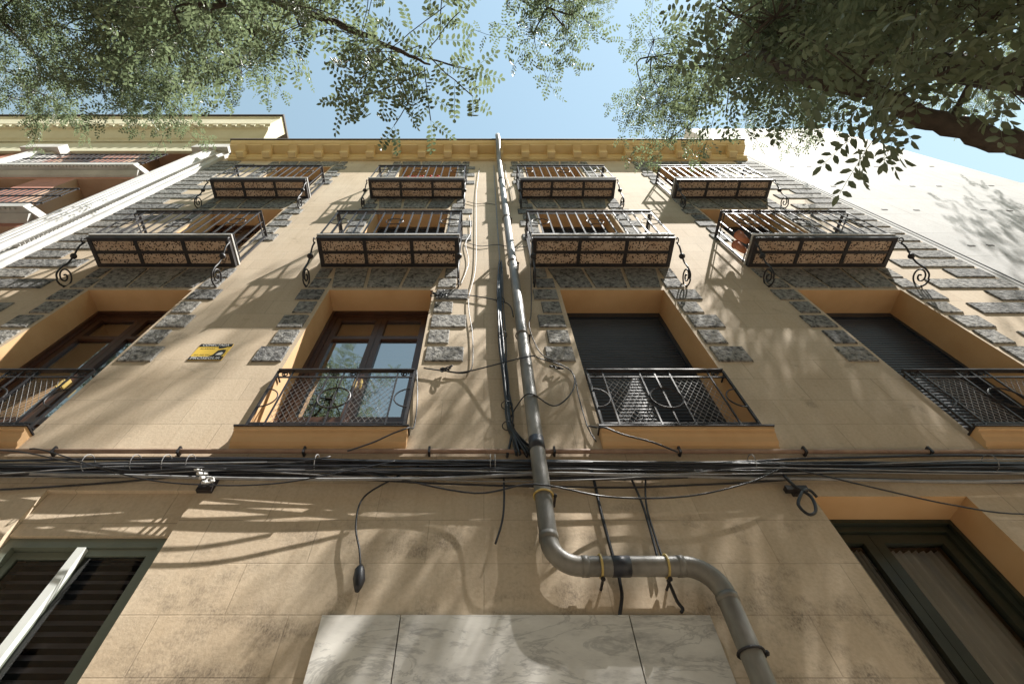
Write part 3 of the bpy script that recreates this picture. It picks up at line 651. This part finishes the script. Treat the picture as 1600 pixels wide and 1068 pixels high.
# ---------------------------------------------------------------- left neighbour: red brick with white pilasters
LB = empty('red_brick_building', (-10, WY, GZ), 'red brick neighbouring building with white pilasters and long white balcony slabs at left', 'building')
LX0, LX1, LZ = -18.0, XL - .012, 16.2
lh = []
for zf in (2.0, 5.0, 8.05, 11.05):
    for a, b in ((-8.5, -7.12), (-10.25, -9.3), (-13.2, -11.9), (-15, -14)): lh.append((a, b, zf + .1, zf + 2.72))
obj('wall', wall_mesh(LX0, LX1, GZ, LZ, WY + .01, lh, 'redbrick'), 'redbrick', LB)
sd = MB().add([(LX1, WY + .01, ZT - 1), (LX1, WY + .01, LZ), (LX1, 12, LZ), (LX1, 12, ZT - 1)], [(0, 1, 2, 3)]).add([(LX0, WY, LZ), (LX0, 12, LZ), (LX1, 12, LZ), (LX1, WY, LZ)], [(0, 1, 2, 3)])
sd.add([(LX0, 12, GZ), (LX1, 12, GZ), (LX1, 12, LZ), (LX0, 12, LZ)], [(0, 1, 2, 3)])
obj('side_wall', sd, 'white', LB)
for h in lh:
    obj('window_reveal', reveal(*h, WY + .01, WY + .5), 'orange', LB)
    W = obj('window', MB().box(h[0], h[0] + .08, WY + .42, WY + .5, h[2], h[3]).box(h[1] - .08, h[1], WY + .42, WY + .5, h[2], h[3]).box(h[0] + .08, h[1] - .08, WY + .42, WY + .5, h[3] - .1, h[3]).box((h[0] + h[1]) / 2 - .05, (h[0] + h[1]) / 2 + .05, WY + .425, WY + .5, h[2], h[3] - .1), 'white', LB)
    obj('pane', MB().add([(h[0], WY + .47, h[2]), (h[1], WY + .47, h[2]), (h[1], WY + .47, h[3]), (h[0], WY + .47, h[3])], [(0, 1, 2, 3)]), 'glass', W)
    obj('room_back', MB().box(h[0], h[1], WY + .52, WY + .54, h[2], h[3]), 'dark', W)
for a, b in ((-7.08, LX1), (-11.25, -10.4)):
    wd = b - a
    prof = [(0, .02), (0, -.08)]; nf = 7; fw_ = (wd - .12) / nf
    for q in range(nf): xq = .06 + q * fw_; prof += [(xq + .01, -.08 - (.05 if 1 < q < 5 else .0)), (xq + .03, -.12 - (.05 if 1 < q < 5 else .0)), (xq + fw_ - .03, -.12 - (.05 if 1 < q < 5 else .0)), (xq + fw_ - .01, -.08 - (.05 if 1 < q < 5 else .0))]
    prof += [(wd, -.08), (wd, .02)]
    n = len(prof); vs = [(a + x, WY + .01 + yy, GZ) for x, yy in prof] + [(a + x, WY + .01 + yy, 13.3) for x, yy in prof]
    P = obj('pilaster', MB().add(vs, [(i, (i + 1) % n, n + (i + 1) % n, n + i) for i in range(n)] + [tuple(range(n, 2 * n))]), 'white', LB)
    obj('capital', MB().box(a - .04, b + (.0 if b > -7 else .04), WY - .22, WY + .01, 12.95, 13.3), 'white', P)
    if a > -8:
        ro = MB()
        for i in range(70):
            z = 6.5 + i * .085; ro.tube([(b - .13, WY - .125, z), (b - .07, WY - .135, z + .05)], .022, 5)
        o = obj('rope_moulding', ro, 'white', P); o['kind'] = 'stuff'
obj('frieze', MB().box(LX0, LX1, WY - .06, WY + .008, 13.301, 14.4), 'cream', LB)
pr = [(WY, 14.4), (WY - .10, 14.4), (WY - .11, 14.48), (WY - .16, 14.55), (WY - .26, 14.85), (WY - .30, 14.95), (WY - .36, 15.0), (WY - .36, 15.12), (WY - .42, 15.2), (WY - .44, 16.0), (WY - .47, 16.05), (WY - .47, 16.2), (WY, 16.2)]
LC = obj('cornice', MB().prof_x(pr[::-1], LX0, LX1 + .28), 'cream', LB)
dm = MB().box(-.06, .06, -.05, 0, 0, .09).mesh('dentil', 'cream')
for i in range(40): link('dentil', dm, LC, (LX1 + .1 - i * .26, WY - .36, 15.01))
obj('roof_edge', MB().box(LX0, LX1 + .32, WY - .52, WY + .3, 16.205, 16.3), 'roof', LB)
for zf in (5.0, 8.05, 11.05):
    p = .22; a, b = -10.3, -7.2
    f = MB().add([(a, WY - p, zf), (b - .2, WY - p, zf), (b, WY - p + .2, zf), (b, WY, zf), (a, WY, zf)] + [(a, WY - p, zf + .16), (b - .2, WY - p, zf + .16), (b, WY - p + .2, zf + .16), (b, WY, zf + .16), (a, WY, zf + .16)],
                 [(4, 3, 2, 1, 0), (5, 6, 7, 8, 9), (0, 1, 6, 5), (1, 2, 7, 6), (2, 3, 8, 7), (4, 0, 5, 9)])
    Bc = obj('balcony', f, 'white', LB)
    obj('moulding', MB().prof_x([(WY - .10, zf - .002), (WY - .12, zf - .06), (WY - .04, zf - .14), (WY + .008, zf - .16), (WY + .008, zf - .002)], a, b - .1), 'white', Bc)
    dd = MB().box(-.02, .02, -.03, 0, 0, .04).mesh('dentil', 'white')
    for i in range(36): link('dentil', dd, Bc, (a + .1 + i * .076, WY - p + .045, zf - .042))
    rl = MB()
    for hh in (.12, .55, 1.0): rl.box(a, b - .1, WY - p + .02, WY - p + .045, zf + .16 + hh, zf + .18 + hh)
    obj('rail', rl, 'iron', Bc)
    bm = bar_mesh(1.0)
    for i in range(26): link('baluster', bm, Bc, (a + .05 + i * .117, WY - p + .033, zf + .16))
# ---------------------------------------------------------------- unseen building added across the street to block low sky and shape bounce
OB = empty('added_opposite_building', (0, -8.6, GZ), 'plastered building added out of view across the street to block low sky and shape bounce light', 'building')
oh = [(x, x + 1.2, zz, zz + 2.2) for x in np.arange(-28, 28, 3.0).round(2).tolist() for zz in (1.6, 5.0, 8.4)]
ow = wall_mesh(-30, 30, GZ, 12.5, -8.6, oh, 'ochre').box(-30, 30, -18, -9.0, GZ, 12.5); obj('wall', ow, 'stucco', OB)
for h in oh[::1]: obj('window', MB().box(h[0], h[1], -8.9, -8.8, h[2], h[3]), 'shutter', OB)
# ---------------------------------------------------------------- right neighbours
RB = empty('white_building', (8.6, WY, GZ), 'tall blank white wall of the neighbouring building at right', 'building')
RX1 = 10.92
obj('wall', wall_mesh(XR + .012, RX1, GZ, 17.2, WY + .012, [], 'white_wall'), 'white_wall', RB)
obj('side_wall', MB().add([(RX1, WY + .012, GZ), (RX1, WY + .012, 17.2), (RX1, 12, 17.2), (RX1, 12, GZ)], [(0, 1, 2, 3)]).add([(XR + .012, WY + .012, ZT - 1), (XR + .012, 12, ZT - 1), (XR + .012, 12, 17.2), (XR + .012, WY + .012, 17.2)], [(0, 1, 2, 3)]).add([(XR + .012, WY + .012, 17.2), (XR + .012, 12, 17.2), (RX1, 12, 17.2), (RX1, WY + .012, 17.2)], [(0, 1, 2, 3)]), 'white_wall', RB)
pm = MB().box(-.045, .045, -.006, .004, -.02, .02).mesh('anchor_hole', 'roof')
for z in (5.1, 6.9, 8.6, 10.2, 11.9):
    for x in (7.0, 7.35, 8.6, 9.0, 10.2): link('anchor_hole', pm, RB, (x + random.uniform(-.1, .1), WY + .012, z + random.uniform(-.04, .04)))
cable('corner_cable', [(6.52, 14), (6.5, 10), (6.53, 7), (6.5, 4), (6.5, 2.4)], .007, 'black cable running up the white wall beside the corner quoins', -.005)
PB = empty('pink_building', (14, WY + .4, GZ), 'low building clad in pale pink ribbed siding at the far right', 'building')
sd = MB(); 
z = 2.0
obj('wall', MB().box(RX1 + .02, 22, WY + .4, 12, GZ, 12.0), 'siding', PB)
rib = MB().prof_x([(WY + .4, 0), (WY + .36, .02), (WY + .36, .10), (WY + .4, .12)][::-1], RX1 + .05, 22).mesh('siding_board', 'siding')
for i in range(48): link('siding_board', rib, PB, (0, -.001, 3.0 + i * .185))

# ---------------------------------------------------------------- trees
def leaflet_template(npair, L, ll, lw, seed, curl=.25):
    rg = np.random.default_rng(seed); V = []; Fq = []
    def leaflet(base, d, nrm, l, wd):
        side = np.cross(d, nrm); o = len(V)
        b = base + d * l * .06
        pts = [b, b + d * l * .30 + side * wd * .46 + nrm * wd * .12, b + d * l * .68 + side * wd * .40 + nrm * wd * .06, b + d * l * .94 - nrm * l * .08,
               b + d * l * .68 - side * wd * .40 + nrm * wd * .06, b + d * l * .30 - side * wd * .46 + nrm * wd * .12]
        V.extend(pts); Fq.append((o, o + 1, o + 2, o + 3)); Fq.append((o + 3, o + 4, o + 5, o))
    def rpos(t): return np.array([0, L * t, -curl * L * t * t])
    ks = 5
    o = 0
    for i in range(ks):   # rachis strip
        p = rpos(i / (ks - 1)); V.extend([p + np.array([-.0012, 0, 0]), p + np.array([.0012, 0, 0])])
        if i: Fq.append((2 * i - 2, 2 * i - 1, 2 * i + 1, 2 * i))
    for i in range(npair):
        t = .16 + .78 * i / (npair - 1); p = rpos(t); s = 1 - .35 * abs(t - .5)
        for sg in (-1, 1):
            d = np.array([sg * 1.0, .42 + rg.normal(0, .12), -.28 + rg.normal(0, .18)]); d /= np.linalg.norm(d)
            nn = np.array([rg.normal(0, .25), rg.normal(0, .25), 1.0]); nn -= d * nn.dot(d); nn /= np.linalg.norm(nn)
            leaflet(p + np.array([0, rg.normal(0, .003), 0]), d, nn, ll * s * rg.uniform(.88, 1.1), lw * s)
    d = np.array([0, 1, -2 * curl]); d /= np.linalg.norm(d); nn = np.array([0, 2 * curl, 1.]); nn /= np.linalg.norm(nn)
    leaflet(rpos(1), d, nn, ll, lw)
    return np.array(V), np.array(Fq)
TPL = [leaflet_template(5, .20, .052, .026, 1), leaflet_template(5, .22, .054, .027, 2, .4), leaflet_template(4, .17, .050, .026, 3, .1)]
NEAR = [leaflet_template(5, .26, .072, .031, 21, .25), leaflet_template(6, .30, .072, .030, 22, .45), leaflet_template(5, .25, .066, .030, 23, .1), leaflet_template(6, .29, .070, .031, 24, .6)]
def leaf_frames(S0, D, L, step, rg):
    """leaf positions and rotation matrices along one drooping twig"""
    out = []; n = max(3, int(L / step)); p = np.array(S0, float); d = np.array(D, float); d /= np.linalg.norm(d); pts = [p.copy()]
    for i in range(n):
        d = d + np.array([0, 0, -.07]) + rg.normal(0, .08, 3); d /= np.linalg.norm(d); p = p + d * L / n; pts.append(p.copy())
        side = np.cross(d, [0, 0, 1.0]); 
        if np.linalg.norm(side) < .15: side = np.array([1., 0, 0])
        side /= np.linalg.norm(side); sg = 1 if i % 2 else -1
        yv = d * rg.uniform(.3, .8) + side * sg * rg.uniform(.5, 1.0) + np.array([0, 0, rg.normal(-.2, .3)]); yv /= np.linalg.norm(yv)
        zv = np.array([0, 0, 1.0]) + rg.normal(0, .35, 3); zv -= yv * zv.dot(yv); zv /= np.linalg.norm(zv)
        xv = np.cross(yv, zv); out.append((p.copy(), np.stack([xv, yv, zv], 1), rg.uniform(.8, 1.15)))
    yv = d; zv = np.array([0, 0, 1.0]) + rg.normal(0, .3, 3); zv -= yv * zv.dot(yv); zv /= np.linalg.norm(zv)
    out.append((p.copy(), np.stack([np.cross(yv, zv), yv, zv], 1), 1.0))
    return out, pts
def mesh_np(name, V, Q, m):
    me = bpy.data.meshes.new(name); nv, nf = len(V), len(Q)
    me.vertices.add(nv); me.vertices.foreach_set('co', V.astype(np.float32).ravel())
    me.loops.add(nf * 4); me.loops.foreach_set('vertex_index', Q.astype(np.int32).ravel())
    me.polygons.add(nf); me.polygons.foreach_set('loop_start', np.arange(0, nf * 4, 4, dtype=np.int32)); me.polygons.foreach_set('loop_total', np.full(nf, 4, dtype=np.int32))
    me.update(calc_edges=True); me.materials.append(M[m]); return me
def crown(tree, clusters, m, rg, TPL=TPL, step=.085, dens=1.3, tl=(.35, .75)):
    buckets = [[] for _ in TPL]; tw = MB(); br = MB()
    for (c, rad, n, anchor) in clusters:
        c = np.array(c); rad = np.array(rad)
        if anchor is not None:
            a = Vector(anchor); b = Vector(c); md = (a + b) / 2 + Vector((rg.normal(0, .15), rg.normal(0, .15), .25))
            L = (a - b).length; br.tube(spline([a, md, b], 6), [max(.010, (.012 + .011 * L) * (1 - i / 13)) for i in range(13)], 7)
        K = max(2, int(n * dens / 7)); sub = rg.normal(0, 1, (K, 3)); sub /= np.linalg.norm(sub, axis=1)[:, None]; sub = c + sub * rad * rg.uniform(.1, 1, (K, 1)) ** .45
        for q in sub:
            md = (c + q) / 2 + rg.normal(0, .1, 3); br.tube([tuple(v) for v in spline([c, md, q], 3)], [.016, .014, .012, .010, .009, .008, .006], 5)
        for k in range(int(n * dens)):
            u = rg.normal(0, 1, 3); u /= np.linalg.norm(u); q = sub[k % K]; p = q + u * .14
            br.tube([tuple(q), tuple(p)], [.006, .004], 4)
            d = u * .8 + np.array([0, 0, -.15]) + rg.normal(0, .5, 3)
            fr, pts = leaf_frames(p, d, rg.uniform(*tl), step, rg)
            tw.tube([tuple(q) for q in pts[::2]] + [tuple(pts[-1])] if len(pts) % 2 == 0 else [tuple(q) for q in pts[::2]], .0028, 3)
            for f in fr: buckets[rg.integers(len(TPL))].append(f)
    Vs = []; Qs = []; off = 0
    for (tv, tq), fr in zip(TPL, buckets):
        if not fr: continue
        P = np.array([f[0] for f in fr]); R = np.array([f[1] for f in fr]) * np.array([f[2] for f in fr])[:, None, None]
        V = np.einsum('nij,kj->nki', R, tv) + P[:, None, :]; n, k = V.shape[:2]
        Q = tq[None] + (np.arange(n) * k)[:, None, None] + off
        Vs.append(V.reshape(-1, 3)); Qs.append(Q.reshape(-1, 4)); off += n * k
    o = link('crown', mesh_np('crown', np.concatenate(Vs), np.concatenate(Qs), m), tree); o['kind'] = 'stuff'
    obj('branches', br, 'bark', tree, True)['kind'] = 'stuff'; obj('twigs', tw, 'bark', tree)['kind'] = 'stuff'
def near_leaves(tree, twigs, m, rg, limit):
    meshes = [mesh_np('leaf', v, q, m) for v, q in NEAR]; cnt = 0
    for (p, d, L) in twigs:
        fr, pts = leaf_frames(p, d, L, .075, rg); obj('twig', MB().tube([tuple(q) for q in pts], .0035, 4), 'bark', tree)
        for P, R, s in fr:
            if cnt >= limit: break
            o = link('leaf', meshes[rg.integers(len(meshes))], tree)
            o.matrix_local = Matrix.Translation(Vector(P) - tree.location) @ (Matrix(R.tolist()).to_4x4()) @ Matrix.Scale(s, 4); cnt += 1
def limb(tree, name, P, r0, r1, n=10):
    Q = spline(P, 8); L = len(Q)
    obj(name, MB().tube([q + Vector((random.gauss(0, .008), random.gauss(0, .008), random.gauss(0, .008))) for q in Q], [(r0 + (r1 - r0) * i / (L - 1)) * random.uniform(.94, 1.07) for i in range(L)], n), 'bark', tree, True)
rg = np.random.default_rng(5)
# left street tree
T1 = empty('street_tree', (-4.3, -.9, GZ), 'street tree with fine sunlit foliage filling the upper left', 'tree', None)
limb(T1, 'trunk', [(-4.3, -.9, GZ), (-4.35, -.88, 1), (-4.5, -.8, 3.5), (-4.7, -.7, 6)], .17, .11, 12)
limb(T1, 'limb', [(-4.7, -.7, 6), (-5.2, -.6, 7.5), (-5.6, -.4, 9.2), (-5.8, -.3, 10.5)], .10, .03)
limb(T1, 'limb', [(-4.5, -.8, 3.5), (-3.4, -.6, 4.9), (-2.2, -.35, 5.2), (-1.3, -.1, 4.7), (-.75, .06, 4.2), (-.36, .18, 3.8)], .06, .006, 8)
limb(T1, 'limb', [(-4.6, -.75, 5), (-3.8, -.5, 6.6), (-3.0, -.1, 7.5)], .06, .02, 8)
crown(T1, [((-7.3, -.2, 9.0), (1.3, 1.1, 1.2), 170, (-5.4, -.5, 8)), ((-5.7, -.2, 9.2), (1.3, 1.1, 1.2), 190, (-5.2, -.6, 7.5)), ((-4.3, -.25, 8.9), (1.1, 1.0, 1.2), 150, (-5.2, -.6, 7.5)),
           ((-8.1, .9, 10.0), (.8, .6, .6), 40, (-7.3, -.2, 9.0)), ((-5.7, 1.0, 10.0), (.7, .6, .6), 50, (-5.7, -.2, 9.2)), ((-5.5, -2.0, 10.2), (3, 1.3, 1.5), 160, (-5.6, -.4, 9.2)),
           ((-2.9, .0, 7.6), (.8, .7, .8), 50, (-3.0, -.1, 7.5)), ((-1.55, -.25, 4.9), (.5, .35, .35), 12, None), ((-2.3, -.2, 5.4), (.6, .4, .4), 24, None)], 'leaf', rg)
tws = []
for q, n in (((-1.25, -.08, 4.65), 7), ((-.95, .02, 4.4), 7), ((-.62, .10, 4.08), 8), ((-.38, .16, 3.82), 8), ((-1.6, -.1, 4.85), 5)):
    for k in range(n): tws.append((tuple(np.array(q) + rg.normal(0, .05, 3)), (rg.normal(.2, .5), rg.normal(.08, .35), rg.normal(-.1, .3)), rg.uniform(.3, .55)))
NEAR_BIG = NEAR; NEAR = [leaflet_template(6, .20, .046, .023, 31, .3), leaflet_template(6, .22, .046, .023, 32, .5), leaflet_template(5, .17, .043, .022, 33, .1)]
near_leaves(T1, tws, 'leaf', rg, 260); NEAR = NEAR_BIG
# right street tree, its low limb reaching over the camera
T2 = empty('street_tree', (4.3, .1, GZ), 'street tree at right with a thick dark low branch and large shaded leaves', 'tree', None)
limb(T2, 'trunk', [(4.3, .1, GZ), (4.25, .12, 0), (4.1, .25, 1.6), (3.95, .35, 2.7), (4.2, .3, 4.5), (4.5, .2, 7)], .19, .10, 14)
limb(T2, 'limb', [(3.95, .4, 2.4), (3.4, .55, 2.78), (2.99, .54, 2.93), (2.62, .45, 3.07), (2.45, .36, 3.32), (2.36, .30, 3.62), (2.22, .28, 3.85), (2.25, .2, 4.5), (2.6, .1, 5.6)], .075, .03, 14)
limb(T2, 'limb', [(2.36, .3, 3.6), (2.42, .15, 3.9), (2.35, .02, 4.4)], .018, .008, 8)
limb(T2, 'limb', [(4.5, .2, 7), (4.9, .25, 9), (5.5, .3, 11)], .10, .03, 10)
limb(T2, 'limb', [(4.4, .22, 6.2), (3.6, .4, 7.8), (2.8, .5, 9.3)], .06, .02, 8)
crown(T2, [((2.75, .35, 9.5), (.6, .8, 1.2), 28, (3.6, .4, 7.8)), ((3.5, 1.1, 9.1), (.8, .5, 1.0), 30, (3.6, .4, 7.8)), ((4.3, .0, 8.4), (1.2, .8, 1.5), 80, (4.5, .2, 7)),
           ((5.7, .3, 10.5), (1.6, 1.2, 1.8), 135, (4.9, .25, 9)), ((7.0, .4, 11.3), (1.2, 1.0, 1.5), 120, (5.5, .3, 11)), ((3.5, -.4, 6.0), (1.0, .6, .9), 90, (4.3, .2, 5.5)),
           ((2.6, -.05, 5.4), (.6, .5, .7), 50, (2.6, .1, 5.6)), ((5.0, -1.6, 9.5), (2.5, 1.2, 2.2), 150, (4.9, .25, 9)), ((4.6, -.4, 5.6), (.9, .6, .8), 60, (4.4, .22, 6.2))], 'leaf', rg)
tws = []
for q, sd_, n in (((2.2, -.08, 3.1), (.24, .12, .18), 11), ((2.6, -.22, 3.1), (.22, .08, .14), 9), ((2.02, .20, 2.66), (.11, .06, .07), 12), ((1.75, -.05, 3.5), (.25, .15, .2), 6)):
    for k in range(n): tws.append((tuple(np.array(q) + rg.normal(0, 1, 3) * np.array(sd_)), (rg.normal(-.15, .5), rg.normal(.02, .35), rg.normal(-.05, .25)), rg.uniform(.2, .36)))
near_leaves(T2, tws, 'leaf_dark', rg, 300)
crown(T2, [((2.3, -.22, 3.3), (.5, .2, .3), 13, (2.36, .3, 3.6)), ((2.75, -.1, 3.1), (.4, .2, .25), 10, (2.62, .45, 3.07)), ((2.9, -.3, 3.7), (.6, .3, .35), 26, (2.45, .36, 3.32)), ((2.15, -.2, 4.2), (.5, .25, .35), 22, (2.25, .2, 4.3))], 'leaf_dark', rg, NEAR, .075, 1.0, (.22, .45))
# tree behind the camera whose crown tip shows at the top centre
T3 = empty('street_tree', (.9, -3.4, GZ), 'tree whose foliage tip hangs at the top centre against the sky', 'tree', None)
limb(T3, 'trunk', [(.9, -3.4, GZ), (.95, -3.3, 2), (1.0, -3.0, 5), (1.05, -2.4, 7.2), (1.0, -1.3, 8.6)], .18, .05, 12)
limb(T3, 'limb', [(1.05, -2.4, 7.2), (1.5, -2.2, 10.5), (2.0, -1.6, 13.5), (2.5, -.9, 16.5)], .09, .03, 10)
crown(T3, [((2.6, -.75, 16.8), (1.3, .5, 1.2), 24, (2.0, -1.6, 13.5)), ((1.2, -1.2, 15.2), (.8, .4, .8), 14, (2.0, -1.6, 13.5)), ((.85, -.28, 8.1), (.55, .42, .5), 34, (1.0, -1.3, 8.6)), ((.7, -2.3, 9), (1.5, 1.0, 1.2), 90, (1.0, -1.3, 8.6))], 'leaf', rg)

# farther street tree at right, its crown mixing in behind the thick branch
T4 = empty('street_tree', (11.5, -.4, GZ), 'farther tree at the right whose leaves shade the white wall', 'tree', None)
limb(T4, 'trunk', [(11.5, -.4, GZ), (11.5, -.4, 3), (11.6, -.2, 7), (11.4, .2, 10)], .18, .07, 12)
crown(T4, [((10.6, .9, 12.4), (1.0, .6, 1.2), 46, (11.4, .2, 10)), ((12.4, .3, 12.2), (1.3, .8, 1.3), 80, (11.4, .2, 10)), ((11.6, -1.2, 11.5), (1.6, .8, 1.4), 60, (11.4, .2, 10))], 'leaf', rg)
